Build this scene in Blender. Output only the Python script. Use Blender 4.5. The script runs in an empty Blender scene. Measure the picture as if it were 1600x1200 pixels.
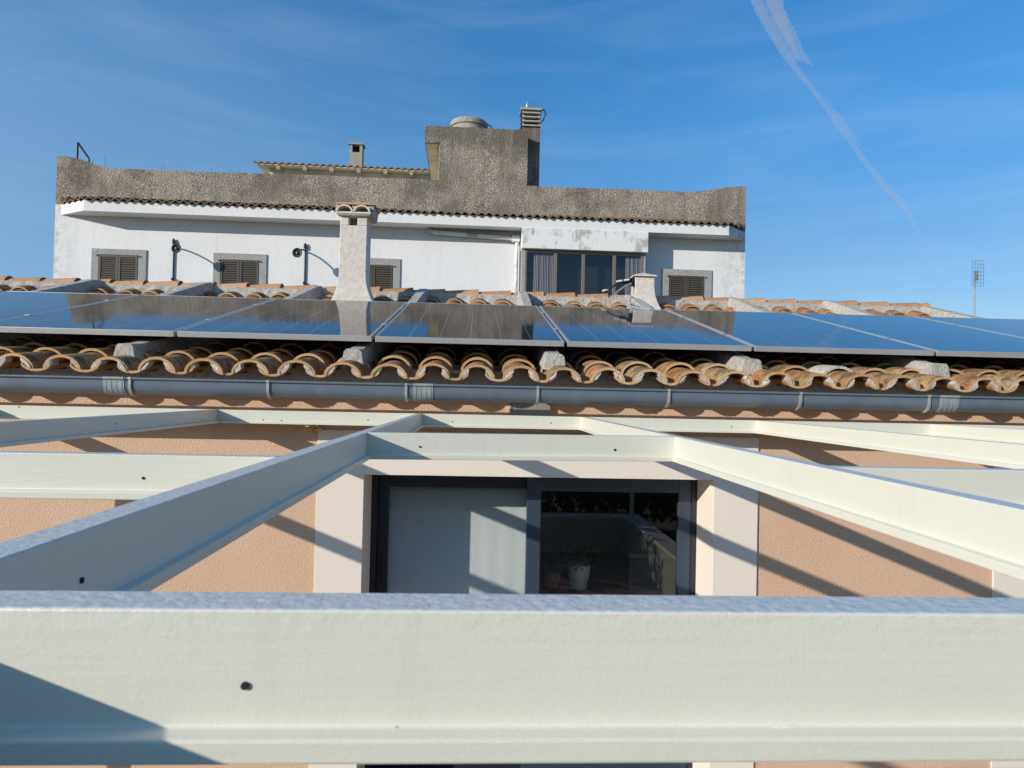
import bpy, math, random
from mathutils import Matrix, Vector
random.seed(7)
S = bpy.context.scene
COL = S.collection
R = math.radians

# ------------------------------------------------------------------ camera
F = 1100.0                                    # focal length in photo pixels (1600 wide)
_y = Vector((745-800, -(617-600), -F)).normalized()
_x = Vector((1, -.0225, 0)); _x.z = -(_x.x*_y.x+_x.y*_y.y)/_y.z; _x.normalize()
_z = _x.cross(_y)
RC = Matrix((_x, _y, _z))                     # camera axes -> world
cam = bpy.data.cameras.new('camera')
cam.sensor_width = 36; cam.lens = 36*F/1600
cam.clip_start = .02; cam.clip_end = 20000
cam.dof.use_dof = True; cam.dof.focus_distance = 4.6; cam.dof.aperture_fstop = 20
co = bpy.data.objects.new('camera', cam); COL.objects.link(co)
co.matrix_world = RC.to_4x4()
S.camera = co
S.render.resolution_x, S.render.resolution_y = 1024, 768

def ray(px, py): return RC @ Vector((px-800, -(py-600), -F))
def at(px, py, Y):                            # point of the picture at depth Y
    d = ray(px, py); return d*(Y/d.y)
def atz(px, py, z):
    d = ray(px, py); return d*(z/d.z)

# ------------------------------------------------------------------ light
SUN = Vector((1.42, 1.0, -.56))
el = math.atan2(.56, math.hypot(1.42, 1.0)); rot = math.atan2(-1.42, -1.0)
W = bpy.data.worlds.new('World'); S.world = W; W.use_nodes = True
nt = W.node_tree; nt.nodes.clear()
out = nt.nodes.new('ShaderNodeOutputWorld'); bg = nt.nodes.new('ShaderNodeBackground')
sky = nt.nodes.new('ShaderNodeTexSky'); sky.sky_type = 'NISHITA'; sky.sun_disc = False
sky.sun_elevation = el; sky.sun_rotation = rot % (2*math.pi)
sky.air_density = 1.0; sky.dust_density = .9; sky.ozone_density = 3.0; sky.altitude = 50
bg.inputs[1].default_value = .15
tc = nt.nodes.new('ShaderNodeTexCoord')
def wn(t, **k):
    n = nt.nodes.new(t)
    for a, b in k.items(): setattr(n, a, b)
    return n
mp = wn('ShaderNodeMapping'); mp.inputs['Rotation'].default_value = (R(8), R(14), R(20)); mp.inputs['Scale'].default_value = (1.2, 1.5, 9)
nz = wn('ShaderNodeTexNoise'); nz.inputs['Scale'].default_value = 2.2; nz.inputs['Detail'].default_value = 7; nz.inputs['Roughness'].default_value = .55; nz.inputs['Distortion'].default_value = .5
cr = wn('ShaderNodeValToRGB'); cr.color_ramp.elements[0].position = .45; cr.color_ramp.elements[1].position = .85
cr.color_ramp.elements[1].color = (.13, .13, .13, 1)
mx = wn('ShaderNodeMixRGB'); mx.inputs[2].default_value = (5.2, 6.0, 7.0, 1)
gm = wn('ShaderNodeMixRGB', blend_type='MULTIPLY'); gm.inputs[0].default_value = 1; gm.inputs[2].default_value = (.67, .955, 1.13, 1)
L = nt.links.new
sz_ = wn('ShaderNodeSeparateXYZ'); L(tc.outputs['Generated'], sz_.inputs[0])
tr_ = wn('ShaderNodeValToRGB'); e_ = tr_.color_ramp.elements
TI = [(.0, (.66, .72, .82)), (.2, (.54, .74, .89)), (.33, (.41, .86, 1.10)), (.5, (.34, .92, 1.24)), (.8, (.75, .90, 1.0))]
while len(e_) < len(TI): e_.new(.5)
for i_, (p_, c_) in enumerate(TI): e_[i_].position = p_; e_[i_].color = (*c_, 1)
L(sz_.outputs['Z'], tr_.inputs[0]); L(tr_.outputs[0], gm.inputs[2])
L(tc.outputs['Generated'], mp.inputs[0]); L(mp.outputs[0], nz.inputs['Vector']); L(nz.outputs['Fac'], cr.inputs[0])
L(sky.outputs[0], gm.inputs[1]); L(gm.outputs[0], mx.inputs[1]); L(cr.outputs[0], mx.inputs[0]); hz1 = wn('ShaderNodeMapRange'); hz1.inputs[1].default_value = .05; hz1.inputs[2].default_value = -.62; hz1.inputs[3].default_value = 0; hz1.inputs[4].default_value = .95
hz2 = wn('ShaderNodeMapRange'); hz2.inputs[1].default_value = .12; hz2.inputs[2].default_value = .60; hz2.inputs[3].default_value = 1; hz2.inputs[4].default_value = .03
hm = wn('ShaderNodeMath', operation='MULTIPLY'); hx = wn('ShaderNodeMixRGB'); hx.inputs[2].default_value = (1.57, 2.95, 4.85, 1)
L(sz_.outputs['X'], hz1.inputs[0]); L(sz_.outputs['Z'], hz2.inputs[0]); L(hz1.outputs[0], hm.inputs[0]); L(hz2.outputs[0], hm.inputs[1]); L(hm.outputs[0], hx.inputs[0])
L(mx.outputs[0], hx.inputs[1]); L(hx.outputs[0], bg.inputs[0]); L(bg.outputs[0], out.inputs[0])

sl = bpy.data.lights.new('sun', 'SUN'); sl.energy = 4.6; sl.angle = R(.5); sl.color = (1, .92, .80)
so = bpy.data.objects.new('sun', sl); COL.objects.link(so)
so.rotation_euler = SUN.to_track_quat('-Z', 'Y').to_euler(); so.location = (-8, -6, 8)
S.view_settings.view_transform = 'Standard'; S.view_settings.look = 'None'
S.view_settings.exposure = 0.0; S.view_settings.gamma = 1
S.render.engine = 'CYCLES'
S.cycles.max_bounces = 8; S.cycles.transparent_max_bounces = 12

# ------------------------------------------------------------------ materials
class NT:
    def __init__(s, name):
        s.m = bpy.data.materials.new(name); s.m.use_nodes = True; s.t = s.m.node_tree
        s.b = s.t.nodes['Principled BSDF']; s.o = s.t.nodes['Material Output']
        s.geo = s.t.nodes.new('ShaderNodeNewGeometry'); s.pos = s.geo.outputs['Position']
    def n(s, t, **k):
        x = s.t.nodes.new(t)
        for a, b in k.items(): setattr(x, a, b)
        return x
    def l(s, a, b): s.t.links.new(a, b)
    def noise(s, scale, detail=4, rough=.55, stretch=None, dist=0, vec=None):
        x = s.n('ShaderNodeTexNoise'); x.inputs['Scale'].default_value = scale; x.inputs['Detail'].default_value = detail
        x.inputs['Roughness'].default_value = rough; x.inputs['Distortion'].default_value = dist
        v = vec or s.pos
        if stretch:
            m = s.n('ShaderNodeMapping'); m.inputs['Scale'].default_value = stretch; s.l(v, m.inputs[0]); v = m.outputs[0]
        s.l(v, x.inputs['Vector']); return x.outputs['Fac']
    def ramp(s, f, stops):
        r = s.n('ShaderNodeValToRGB'); e = r.color_ramp.elements
        while len(e) < len(stops): e.new(.5)
        for i, (p, c) in enumerate(stops):
            e[i].position = p; e[i].color = (c[0], c[1], c[2], 1) if not isinstance(c, (int, float)) else (c, c, c, 1)
        s.l(f, r.inputs[0]); return r.outputs[0]
    def mix(s, f, a, b, mode='MIX'):
        x = s.n('ShaderNodeMixRGB', blend_type=mode)
        for i, v in ((0, f), (1, a), (2, b)):
            if isinstance(v, (int, float)): x.inputs[i].default_value = v if i == 0 else (v, v, v, 1)
            elif isinstance(v, tuple): x.inputs[i].default_value = (*v, 1)
            else: s.l(v, x.inputs[i])
        return x.outputs[0]
    def math(s, op, a, b=0.0):
        x = s.n('ShaderNodeMath', operation=op)
        for i, v in ((0, a), (1, b)):
            if isinstance(v, (int, float)): x.inputs[i].default_value = v
            else: s.l(v, x.inputs[i])
        return x.outputs[0]
    def bump(s, h, dist, strength=1.0):
        x = s.n('ShaderNodeBump'); x.inputs['Distance'].default_value = dist; x.inputs['Strength'].default_value = strength
        s.l(h, x.inputs['Height']); s.l(x.outputs[0], s.b.inputs['Normal'])
    def base(s, c):
        if isinstance(c, tuple): s.b.inputs['Base Color'].default_value = (*c, 1)
        else: s.l(c, s.b.inputs['Base Color'])
    def set(s, **k):
        for a, b in k.items():
            i = s.b.inputs[a.replace('_', ' ')]
            if isinstance(b, (int, float)): i.default_value = b
            else: s.l(b, i)

def simple(name, c, rough=.6, metal=0, spec=.5, nscale=None, namp=.12, bump=None):
    q = NT(name)
    if nscale:
        q.base(q.mix(1, c, q.ramp(q.noise(nscale), [(.3, 1-namp), (.7, 1+namp)]), 'MULTIPLY'))
    else: q.base(c)
    q.set(Roughness=rough, Metallic=metal)
    q.b.inputs['Specular IOR Level'].default_value = spec
    if bump: q.bump(q.noise(bump[0], 3), bump[1])
    return q.m

def mat_cream():
    q = NT('cream_enamel')
    dirt = q.noise(9, 5, .6); fine = q.noise(420, 2, .5); brush = q.noise(60, 3, .5, (.25, .25, 3.0)); mid = q.noise(38, 3)
    sep = q.n('ShaderNodeSeparateXYZ'); q.l(q.geo.outputs['Normal'], sep.inputs[0])
    sp_ = q.n('ShaderNodeSeparateXYZ'); q.l(q.pos, sp_.inputs[0])
    top = q.math('MULTIPLY', q.ramp(sep.outputs['Z'], [(.75, 0.0), (.95, 1.0)]), q.math('GREATER_THAN', sp_.outputs['Z'], -.125))
    c = q.mix(q.ramp(dirt, [(.35, 0.0), (.75, .35)]), (.68, .67, .58), (.635, .62, .53))
    dew = q.ramp(q.noise(210, 3, .6), [(.35, (.56, .57, .555)), (.68, (.72, .725, .70))])
    c = q.mix(top, c, dew)
    # thin runs of dirt down the webs
    runs = q.ramp(q.noise(1, 3, .6, (34, 34, 2.2)), [(.60, 0.0), (.72, .16)])
    c = q.mix(runs, c, (.52, .48, .40)); q.base(c)
    q.set(Roughness=q.ramp(q.noise(160, 2), [(.3, .30), (.75, .48)]))
    h = q.math('ADD', q.math('MULTIPLY', fine, .25), q.math('MULTIPLY', brush, .55)); h = q.math('ADD', h, q.math('MULTIPLY', mid, .35))
    h2 = q.math('MULTIPLY', q.noise(150, 2, .5), 1.5)
    # thick paint that sags just under the top arris
    sag = q.math('MULTIPLY', q.ramp(q.math('ADD', q.math('MULTIPLY', sp_.outputs['Z'], 40), 5.6), [(.30, 0.0), (.95, 1.0)]), q.noise(95, 3, .6))
    h = q.math('ADD', h, q.math('MULTIPLY', sag, 1.1))
    m = q.n('ShaderNodeMixRGB'); q.l(top, m.inputs[0]); q.l(h, m.inputs[1]); q.l(h2, m.inputs[2])
    q.bump(m.outputs[0], .0006)
    return q.m
def mat_stucco(name, c, c2, amp=.004, sc=90, g=.09):
    q = NT(name)
    big = q.noise(1.7, 5, .6)
    col = q.mix(q.ramp(big, [(.35, 0.0), (.7, .6)]), c, c2)
    col = q.mix(1, col, q.ramp(q.noise(sc*1.3, 3), [(.3, 1-g), (.7, 1+g*.9)]), 'MULTIPLY'); q.base(col)
    q.set(Roughness=.9); q.b.inputs['Specular IOR Level'].default_value = .2
    v = q.n('ShaderNodeTexVoronoi'); v.inputs['Scale'].default_value = sc; q.l(q.pos, v.inputs['Vector'])
    q.bump(q.math('ADD', q.math('MULTIPLY', v.outputs['Distance'], .5), q.noise(sc*1.6, 3, .6)), amp)
    return q.m
def mat_tile(name, dark=.5, upper=True):
    q = NT(name)
    at_ = q.n('ShaderNodeAttribute', attribute_name='rnd')
    base = q.ramp(at_.outputs['Fac'], [(0, (.48, .25, .10)), (.22, (.54, .34, .16)), (.45, (.40, .21, .09)), (.62, (.58, .25, .09)), (.75, (.60, .42, .23)), (.9, (.42, .26, .13)), (1, (.64, .29, .11))])
    sep = q.n('ShaderNodeSeparateXYZ'); q.l(q.pos, sep.inputs[0])
    up = q.ramp(q.math('DIVIDE', sep.outputs['Y'], 10), [(.50, 0.0), (.62, .55)])
    if upper: base = q.mix(up, base, (.40, .165, .065))
    else: base = q.mix(.75, base, (.13, .10, .075))
    lich = q.noise(14, 6, .7); sp = q.noise(75, 4, .7)
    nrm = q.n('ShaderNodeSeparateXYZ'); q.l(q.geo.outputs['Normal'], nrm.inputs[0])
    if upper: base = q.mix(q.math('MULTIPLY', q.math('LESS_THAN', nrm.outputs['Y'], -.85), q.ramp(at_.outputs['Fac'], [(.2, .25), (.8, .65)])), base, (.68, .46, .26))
    face = q.ramp(nrm.outputs['Z'], [(.05, 0.0), (.45, 1.0)])
    lm = q.ramp(q.math('ADD', q.math('MULTIPLY', lich, .6), q.math('MULTIPLY', sp, .4)), [(.58-.22*dark, 0.0), (.68-.18*dark, .92)])
    lm = q.mix(1, lm, face, 'MULTIPLY')
    base = q.mix(lm, base, q.ramp(sp, [(.4, (.045, .036, .024)), (.62, (.15, .115, .07))]))
    yl = q.mix(1, q.ramp(q.noise(40, 4, .7), [(.60, 0.0), (.68, .6)]), face, 'MULTIPLY')
    base = q.mix(yl, base, (.36, .31, .17))
    q.base(base); q.set(Roughness=.92); q.b.inputs['Specular IOR Level'].default_value = .2
    q.bump(q.math('ADD', sp, q.math('MULTIPLY', lich, .6)), .006)
    return q.m
def mat_ridge():
    q = NT('pale_ridge_clay'); a_ = q.n('ShaderNodeAttribute', attribute_name='rnd')
    c = q.ramp(a_.outputs['Fac'], [(0, (.52, .25, .12)), (.5, (.60, .34, .18)), (1, (.46, .22, .10))])
    c = q.mix(q.ramp(q.noise(11, 5, .7), [(.45, 0.0), (.65, .5)]), c, (.52, .36, .22))
    c = q.mix(q.ramp(q.noise(30, 5, .75), [(.52, 0.0), (.66, .7)]), c, (.16, .11, .075))
    q.base(c); q.set(Roughness=.95); q.b.inputs['Specular IOR Level'].default_value = .2
    q.bump(q.noise(60, 4, .7), .005); return q.m
def mat_mortar(name, c=(.60, .57, .52), amt=.7, bp=.012):
    q = NT(name)
    a = q.noise(18, 6, .7); b = q.noise(90, 4, .7)
    col = q.mix(q.ramp(a, [(.42, 0.0), (.68, amt)]), c, (c[0]*.45, c[1]*.43, c[2]*.40))
    col = q.mix(1, col, q.ramp(b, [(.3, .8), (.7, 1.12)]), 'MULTIPLY'); q.base(col)
    q.set(Roughness=.95); q.b.inputs['Specular IOR Level'].default_value = .15
    q.bump(q.math('ADD', q.math('MULTIPLY', a, 1.4), b), bp); return q.m
def mat_pebble():
    q = NT('pebbledash_render')
    v = q.n('ShaderNodeTexVoronoi'); v.inputs['Scale'].default_value = 34; q.l(q.pos, v.inputs['Vector'])
    g = q.noise(32, 4, .85); big = q.noise(.55, 6, .65); st = q.noise(1, 5, .6, (2.6, 2.6, .35)); mid = q.noise(3.2, 5, .7)
    c = q.ramp(g, [(.38, (.085, .070, .058)), (.50, (.31, .268, .222)), (.61, (.70, .63, .54))])
    c = q.mix(q.ramp(mid, [(.40, 0.0), (.68, .38)]), c, (.44, .37, .29))
    sep = q.n('ShaderNodeSeparateXYZ'); q.l(q.pos, sep.inputs[0])
    grime = q.ramp(q.math('ADD', q.math('MULTIPLY', q.math('SUBTRACT', sep.outputs['Z'], 6.9), 1.1), q.math('MULTIPLY', q.math('SUBTRACT', mid, .5), 1.6)), [(.05, 0.0), (.45, .6)])
    c = q.mix(grime, c, (.10, .088, .07))
    c = q.mix(q.ramp(big, [(.46, 0.0), (.58, .62)]), c, (.125, .105, .085))
    dr = q.noise(1, 5, .7, (5.5, 5.5, .5)); c = q.mix(q.ramp(dr, [(.52, 0.0), (.68, .42)]), c, (.11, .092, .075))
    c = q.mix(q.ramp(st, [(.54, 0.0), (.70, .5)]), c, (.42, .37, .30))
    q.base(c); q.set(Roughness=.95); q.b.inputs['Specular IOR Level'].default_value = .1
    q.bump(q.math('ADD', v.outputs['Distance'], g), .014); return q.m
def mat_white():
    q = NT('white_limewash')
    big = q.noise(.8, 6, .6); f = q.noise(6, 5, .65); st = q.noise(1, 5, .6, (4.5, 4.5, .4))
    c = q.mix(q.ramp(big, [(.4, 0.0), (.72, .35)]), (.76, .76, .765), (.64, .645, .65))
    sep = q.n('ShaderNodeSeparateXYZ'); q.l(q.pos, sep.inputs[0])
    # grey weathering at both ends of the facade
    lft = q.ramp(q.math('DIVIDE', q.math('ADD', sep.outputs['X'], 12.4), 4), [(0.12, 1.0), (.36, 0.0)])
    rgt = q.ramp(q.math('DIVIDE', q.math('SUBTRACT', sep.outputs['X'], 5.5), 4), [(.30, 0.0), (.60, 1.0)])
    e = q.math('ADD', lft, rgt)
    e = q.mix(1, e, q.ramp(q.math('ADD', q.math('MULTIPLY', f, .6), q.math('MULTIPLY', st, .4)), [(.45, 0.0), (.62, .8)]), 'MULTIPLY')
    c = q.mix(e, c, (.34, .33, .27))
    c = q.mix(q.ramp(st, [(.60, 0.0), (.75, .25)]), c, (.5, .49, .45))
    q.base(c); q.set(Roughness=.9); q.b.inputs['Specular IOR Level'].default_value = .2
    q.bump(f, .01); return q.m
def mat_dirtywhite():
    q = NT('mould_streaked_white')
    st = q.noise(1, 6, .7, (7, 7, 1.6)); f = q.noise(2.0, 4, .6)
    c = q.mix(q.ramp(q.math('MULTIPLY', st, q.ramp(f, [(.4, .6), (.6, 1.15)])), [(.44, 0.0), (.62, .65)]), (.74, .75, .74), (.25, .24, .21))
    q.base(c); q.set(Roughness=.9); return q.m
def mat_panel():
    q = NT('solar_cell_glass')
    tc = q.n('ShaderNodeTexCoord'); sep = q.n('ShaderNodeSeparateXYZ'); q.l(tc.outputs['Object'], sep.inputs[0])
    def line(v, pitch, half, off=0.0):
        a = q.math('ADD', v, off) if off else v
        a = q.math('DIVIDE', a, pitch); a = q.math('SUBTRACT', a, q.math('ROUND', a)); a = q.math('ABSOLUTE', a)
        return q.math('LESS_THAN', a, half/pitch)
    u, v = sep.outputs['X'], sep.outputs['Y']
    cell = q.ramp(q.noise(3, 3), [(.3, (.007, .009, .016)), (.7, (.012, .015, .027))])
    c = q.mix(line(v, .0955, .0006), cell, (.022, .026, .036))
    c = q.mix(line(u, .187/9, .0003, .0104), c, (.025, .03, .042))
    c = q.mix(line(u, .187, .0014), c, (.36, .38, .41))
    c = q.mix(line(q.math('ADD', v, 0.0), 4.0, .004), c, (.20, .21, .23))
    q.base(c); q.set(Roughness=.05)
    q.b.inputs['IOR'].default_value = 1.5; q.b.inputs['Specular IOR Level'].default_value = .42
    q.bump(q.noise(2.2, 2), .0006)
    return q.m
def mat_glass(name='window_glass', tint=(1, 1, 1), ior=1.5):
    q = NT(name); q.t.nodes.remove(q.b)
    tr = q.n('ShaderNodeBsdfTransparent'); tr.inputs[0].default_value = (*tint, 1)
    gl = q.n('ShaderNodeBsdfGlossy'); gl.inputs['Roughness'].default_value = .01
    fr = q.n('ShaderNodeFresnel'); fr.inputs[0].default_value = ior
    mxs = q.n('ShaderNodeMixShader'); q.l(q.math('MULTIPLY', fr.outputs[0], q.math('SUBTRACT', 1.0, q.geo.outputs['Backfacing'])), mxs.inputs[0]); q.l(tr.outputs[0], mxs.inputs[1]); q.l(gl.outputs[0], mxs.inputs[2])
    q.l(mxs.outputs[0], q.o.inputs[0]); return q.m
def mat_volume(dens):
    q = NT('ice_trail'); q.t.nodes.remove(q.b)
    v = q.n('ShaderNodeVolumeScatter'); v.inputs['Density'].default_value = dens; v.inputs['Color'].default_value = (.95, .97, 1, 1)
    q.l(v.outputs[0], q.o.inputs['Volume']); return q.m
def mat_ground():
    q = NT('dry_earth')
    c = q.ramp(q.noise(.6, 6, .6), [(.35, (.22, .17, .11)), (.55, (.14, .13, .07)), (.7, (.27, .22, .15))]); q.base(c); q.set(Roughness=1.0)
    q.bump(q.noise(12, 5), .03); return q.m
def mat_paving():
    q = NT('terrace_paving')
    b = q.n('ShaderNodeTexBrick'); b.offset = 0; b.inputs['Scale'].default_value = 1; b.inputs['Brick Width'].default_value = .4; b.inputs['Row Height'].default_value = .4
    b.inputs['Mortar Size'].default_value = .006
    b.inputs['Color1'].default_value = (.38, .25, .17, 1); b.inputs['Color2'].default_value = (.42, .29, .20, 1); b.inputs['Mortar'].default_value = (.3, .28, .25, 1)
    q.l(q.pos, b.inputs['Vector']); q.base(q.mix(1, b.outputs[0], q.ramp(q.noise(7), [(.3, .85), (.7, 1.1)]), 'MULTIPLY')); q.set(Roughness=.7); return q.m
def mat_rug():
    q = NT('patterned_rug')
    w = q.n('ShaderNodeTexWave', wave_type='BANDS', bands_direction='DIAGONAL'); w.inputs['Scale'].default_value = 11; w.inputs['Distortion'].default_value = 3
    q.l(q.pos, w.inputs['Vector']); q.base(q.ramp(w.outputs['Fac'], [(.4, (.10, .08, .05)), (.6, (.42, .36, .26))])); q.set(Roughness=1.0); return q.m
def mat_curtain():
    q = NT('striped_curtain')
    q.base(q.mix(1, (.50, .42, .39), q.ramp(q.noise(1, 2, .5, (14, 14, .2)), [(.35, .75), (.65, 1.1)]), 'MULTIPLY')); q.set(Roughness=.95); return q.m
def mat_leaf():
    q = NT('leaf'); a = q.n('ShaderNodeAttribute', attribute_name='rnd')
    q.base(q.ramp(a.outputs['Fac'], [(0, (.035, .07, .02)), (.5, (.06, .11, .03)), (1, (.10, .15, .05))])); q.set(Roughness=.6); return q.m

M = dict(
    cream=mat_cream(), peach=mat_stucco('peach_stucco', (.65, .455, .32), (.58, .395, .27), .0035, 110),
    offwhite=mat_stucco('off_white_stucco', (.74, .67, .60), (.71, .645, .58), .0008, 140, .015),
    tile=mat_tile('weathered_clay', .65), tile_dark=mat_tile('lichen_clay', 1.5, False), tile_ridge=mat_ridge(),
    mortar=mat_mortar('lime_mortar'), mortar_rib=mat_mortar('rib_mortar', (.60, .565, .51), .6), mortar_white=mat_mortar('white_mortar', (.74, .71, .65)), chimney=mat_mortar('chimney_render', (.76, .69, .62), .35, .005),
    pebble=mat_pebble(), white=mat_white(), dirty=mat_dirtywhite(), cell=mat_panel(),
    alu=simple('anodised_aluminium', (.56, .57, .57), .42, .55, .5, 40, .05), pvc=simple('grey_gutter_plastic', (.12, .15, .185), .34, 0, .5, 12, .10, (60, .0006)),
    pvc_light=simple('pale_grey_plastic', (.26, .29, .305), .45, 0, .5, 25, .15), zinc=simple('galvanised_strap', (.40, .41, .38), .45, .3, .5, 30, .15),
    anth=simple('anthracite_powder_coat', (.018, .023, .032), .35, 0, .5, 50, .1), stile=simple('sunlit_powder_coat', (.032, .052, .078), .4, 0, .5, 50, .1),  # stile: the frame's dark coat again, sunlight put into its colour
    glass=mat_glass(), leafglass=mat_glass('clear_glass', (.97, .98, .98), 1.75), doorglass=mat_glass('coated_glass', (.8, .84, .82), 2.1), darkglass=mat_glass('tinted_glass', (.82, .86, .90), 1.85), blind=simple('white_screen_fabric', (.50, .53, .53), .8, 0, .3, 200, .04),
    stone=simple('grey_stone', (.33, .33, .325), .85, 0, .3, 22, .25, (60, .004)), shutter=simple('brown_grey_shutter', (.075, .062, .047), .5, 0, .5, 30, .15),
    bronze=simple('bronze_aluminium', (.20, .165, .135), .45, .2, .5), iron=simple('dark_wrought_iron', (.035, .045, .055), .5, .3, .5),
    shade=simple('dark_reflector', (.10, .11, .115), .3, .5), black=simple('black_rubber', (.012, .012, .013), .6), whitepl=simple('white_plastic', (.75, .75, .73), .4), greycable=simple('grey_corrugated_hose', (.30, .32, .33), .5, 0, .5, 60, .2),
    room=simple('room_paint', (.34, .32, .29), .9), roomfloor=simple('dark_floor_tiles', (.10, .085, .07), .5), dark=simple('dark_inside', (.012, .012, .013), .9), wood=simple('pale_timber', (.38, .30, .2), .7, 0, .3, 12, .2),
    cupboard=simple('cupboard_grey', (.30, .33, .36), .4), worktop=simple('pale_worktop', (.55, .53, .50), .3, 0, .5, 20, .1), handle=simple('steel_handle', (.6, .6, .6), .3, .9),
    pot=simple('white_glazed_pot', (.75, .72, .68), .35, 0, .5, 15, .06), terracotta=simple('terracotta_pot', (.42, .16, .08), .8, 0, .3, 20, .15),
    ground=mat_ground(), paving=mat_paving(), rug=mat_rug(), curtain=mat_curtain(), leaf=mat_leaf(), concrete=mat_mortar('bare_concrete', (.44, .42, .37)),
    creamwall=simple('cream_plaster', (.66, .60, .46), .9, 0, .2, 3, .15, (30, .004)), foam=simple('yellow_foam', (.62, .40, .12), .9, 0, .2, 60, .3, (90, .004)), soffit=mat_mortar('grey_soffit', (.84, .77, .71), .25),
    boxgrey=simple('grey_metal_box', (.30, .29, .27), .5, .2, .5, 20, .1), antenna=simple('antenna_metal', (.18, .2, .23), .4, .6), trail=mat_volume(.0115), drystone=mat_mortar('terrace_wall_stone', (.62, .58, .50)))

# ------------------------------------------------------------------ mesh helpers
class MB:
    def __init__(s): s.v = []; s.f = []; s.r = []; s.cur = 0.0
    def add(s, vs, fs):
        o = len(s.v); s.v += [tuple(v) for v in vs]
        for f in fs: s.f.append(tuple(i+o for i in f)); s.r.append(s.cur)
    def box(s, x0, x1, y0, y1, z0, z1):
        x0, x1 = sorted((x0, x1)); y0, y1 = sorted((y0, y1)); z0, z1 = sorted((z0, z1))
        s.add([(x0, y0, z0), (x1, y0, z0), (x1, y1, z0), (x0, y1, z0), (x0, y0, z1), (x1, y0, z1), (x1, y1, z1), (x0, y1, z1)],
              [(0, 3, 2, 1), (4, 5, 6, 7), (0, 1, 5, 4), (1, 2, 6, 5), (2, 3, 7, 6), (3, 0, 4, 7)]); return s
    def loft(s, rings, closed=True, cap=True):
        n = len(rings[0]); vs = [p for r in rings for p in r]; fs = []
        for i in range(len(rings)-1):
            for j in range(n if closed else n-1):
                k = (j+1) % n; fs.append((i*n+j, i*n+k, (i+1)*n+k, (i+1)*n+j))
        if cap and closed: fs += [tuple(reversed(range(n))), tuple(range((len(rings)-1)*n, len(rings)*n))]
        s.add(vs, fs); return s
    def prism(s, poly, fn, a, b):             # poly of 2D points, fn(p, t) -> 3D
        return s.loft([[fn(p, a) for p in poly], [fn(p, b) for p in poly]])
    def tube(s, pts, r, n=8, rs=None):
        pts = [Vector(p) for p in pts]; rings = []
        for i, p in enumerate(pts):
            d = (pts[min(i+1, len(pts)-1)]-pts[max(i-1, 0)]).normalized()
            a = d.cross(Vector((0, 0, 1)) if abs(d.z) < .9 else Vector((1, 0, 0))).normalized(); b = d.cross(a)
            rr = rs[i] if rs else r
            rings.append([p+a*rr*math.cos(2*math.pi*k/n)+b*rr*math.sin(2*math.pi*k/n) for k in range(n)])
        return s.loft(rings)
    def lathe(s, c, prof, n=24):              # prof of (radius, z)
        return s.loft([[(c[0]+r*math.cos(2*math.pi*k/n), c[1]+r*math.sin(2*math.pi*k/n), c[2]+z) for k in range(n)] for r, z in prof])
    def build(s, name, mat, parent=None, frame=None, bevel=0, smooth=False, fix=True):
        me = bpy.data.meshes.new(name)
        T = Matrix.Identity(4)
        if frame is not None: T = frame
        root = parent
        while root is not None and root.parent is not None: root = root.parent
        if root is not None: T = ROOTM[root.name].inverted() @ T
        me.from_pydata([T @ Vector(v) for v in s.v], [], s.f)
        a = me.attributes.new('rnd', 'FLOAT', 'FACE'); a.data.foreach_set('value', s.r)
        if fix:
            import bmesh
            bm = bmesh.new(); bm.from_mesh(me); bmesh.ops.recalc_face_normals(bm, faces=bm.faces); bm.to_mesh(me); bm.free()
        me.materials.append(M[mat] if isinstance(mat, str) else mat)
        if smooth:
            me.polygons.foreach_set('use_smooth', [True]*len(me.polygons))
        o = bpy.data.objects.new(name, me); COL.objects.link(o); o.parent = parent
        if smooth == 'auto' or smooth is True:
            e = o.modifiers.new('edges', 'EDGE_SPLIT'); e.split_angle = R(40)
        if bevel:
            b = o.modifiers.new('bevel', 'BEVEL'); b.width = bevel; b.segments = 2; b.limit_method = 'ANGLE'; b.angle_limit = R(40)
            b.harden_normals = False
        return o
ROOTM = {}
def tag(o, label=None, cat=None, group=None, kind=None):
    for k, v in (('label', label), ('category', cat), ('group', group), ('kind', kind)):
        if v: o[k] = v
    return o
def thing(name, label, cat, loc=(0, 0, 0), rz=0, group=None):
    o = bpy.data.objects.new(name, None); COL.objects.link(o); o.empty_display_size = .2
    o.location = loc; o.rotation_euler = (0, 0, rz)
    ROOTM[o.name] = Matrix.Translation(loc) @ Matrix.Rotation(rz, 4, 'Z')
    return tag(o, label, cat, group)
def copytree(o, parent=None):
    c = o.copy(); COL.objects.link(c)
    if parent is not None: c.parent = parent
    for ch in [q for q in bpy.data.objects if q.parent == o and q is not c]: copytree(ch, c)
    return c

GZ = -2.5
# ------------------------------------------------------------------ ground
g = MB(); N = 14
ext = [-3000, -800, -200, -60, -24, -12, 0, 12, 24, 60, 200, 800, 3000]
vs = [(x, y, GZ-.012) for y in ext for x in ext]; n = len(ext)
g.add(vs, [(j*n+i, j*n+i+1, (j+1)*n+i+1, (j+1)*n+i) for j in range(n-1) for i in range(n-1)])
tag(g.build('ground', 'ground'), kind='structure')
tag(MB().box(-8.0, 4.9, -2.5, 4.29, GZ-.10, GZ).build('terrace_floor', 'paving'), kind='structure')

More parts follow.
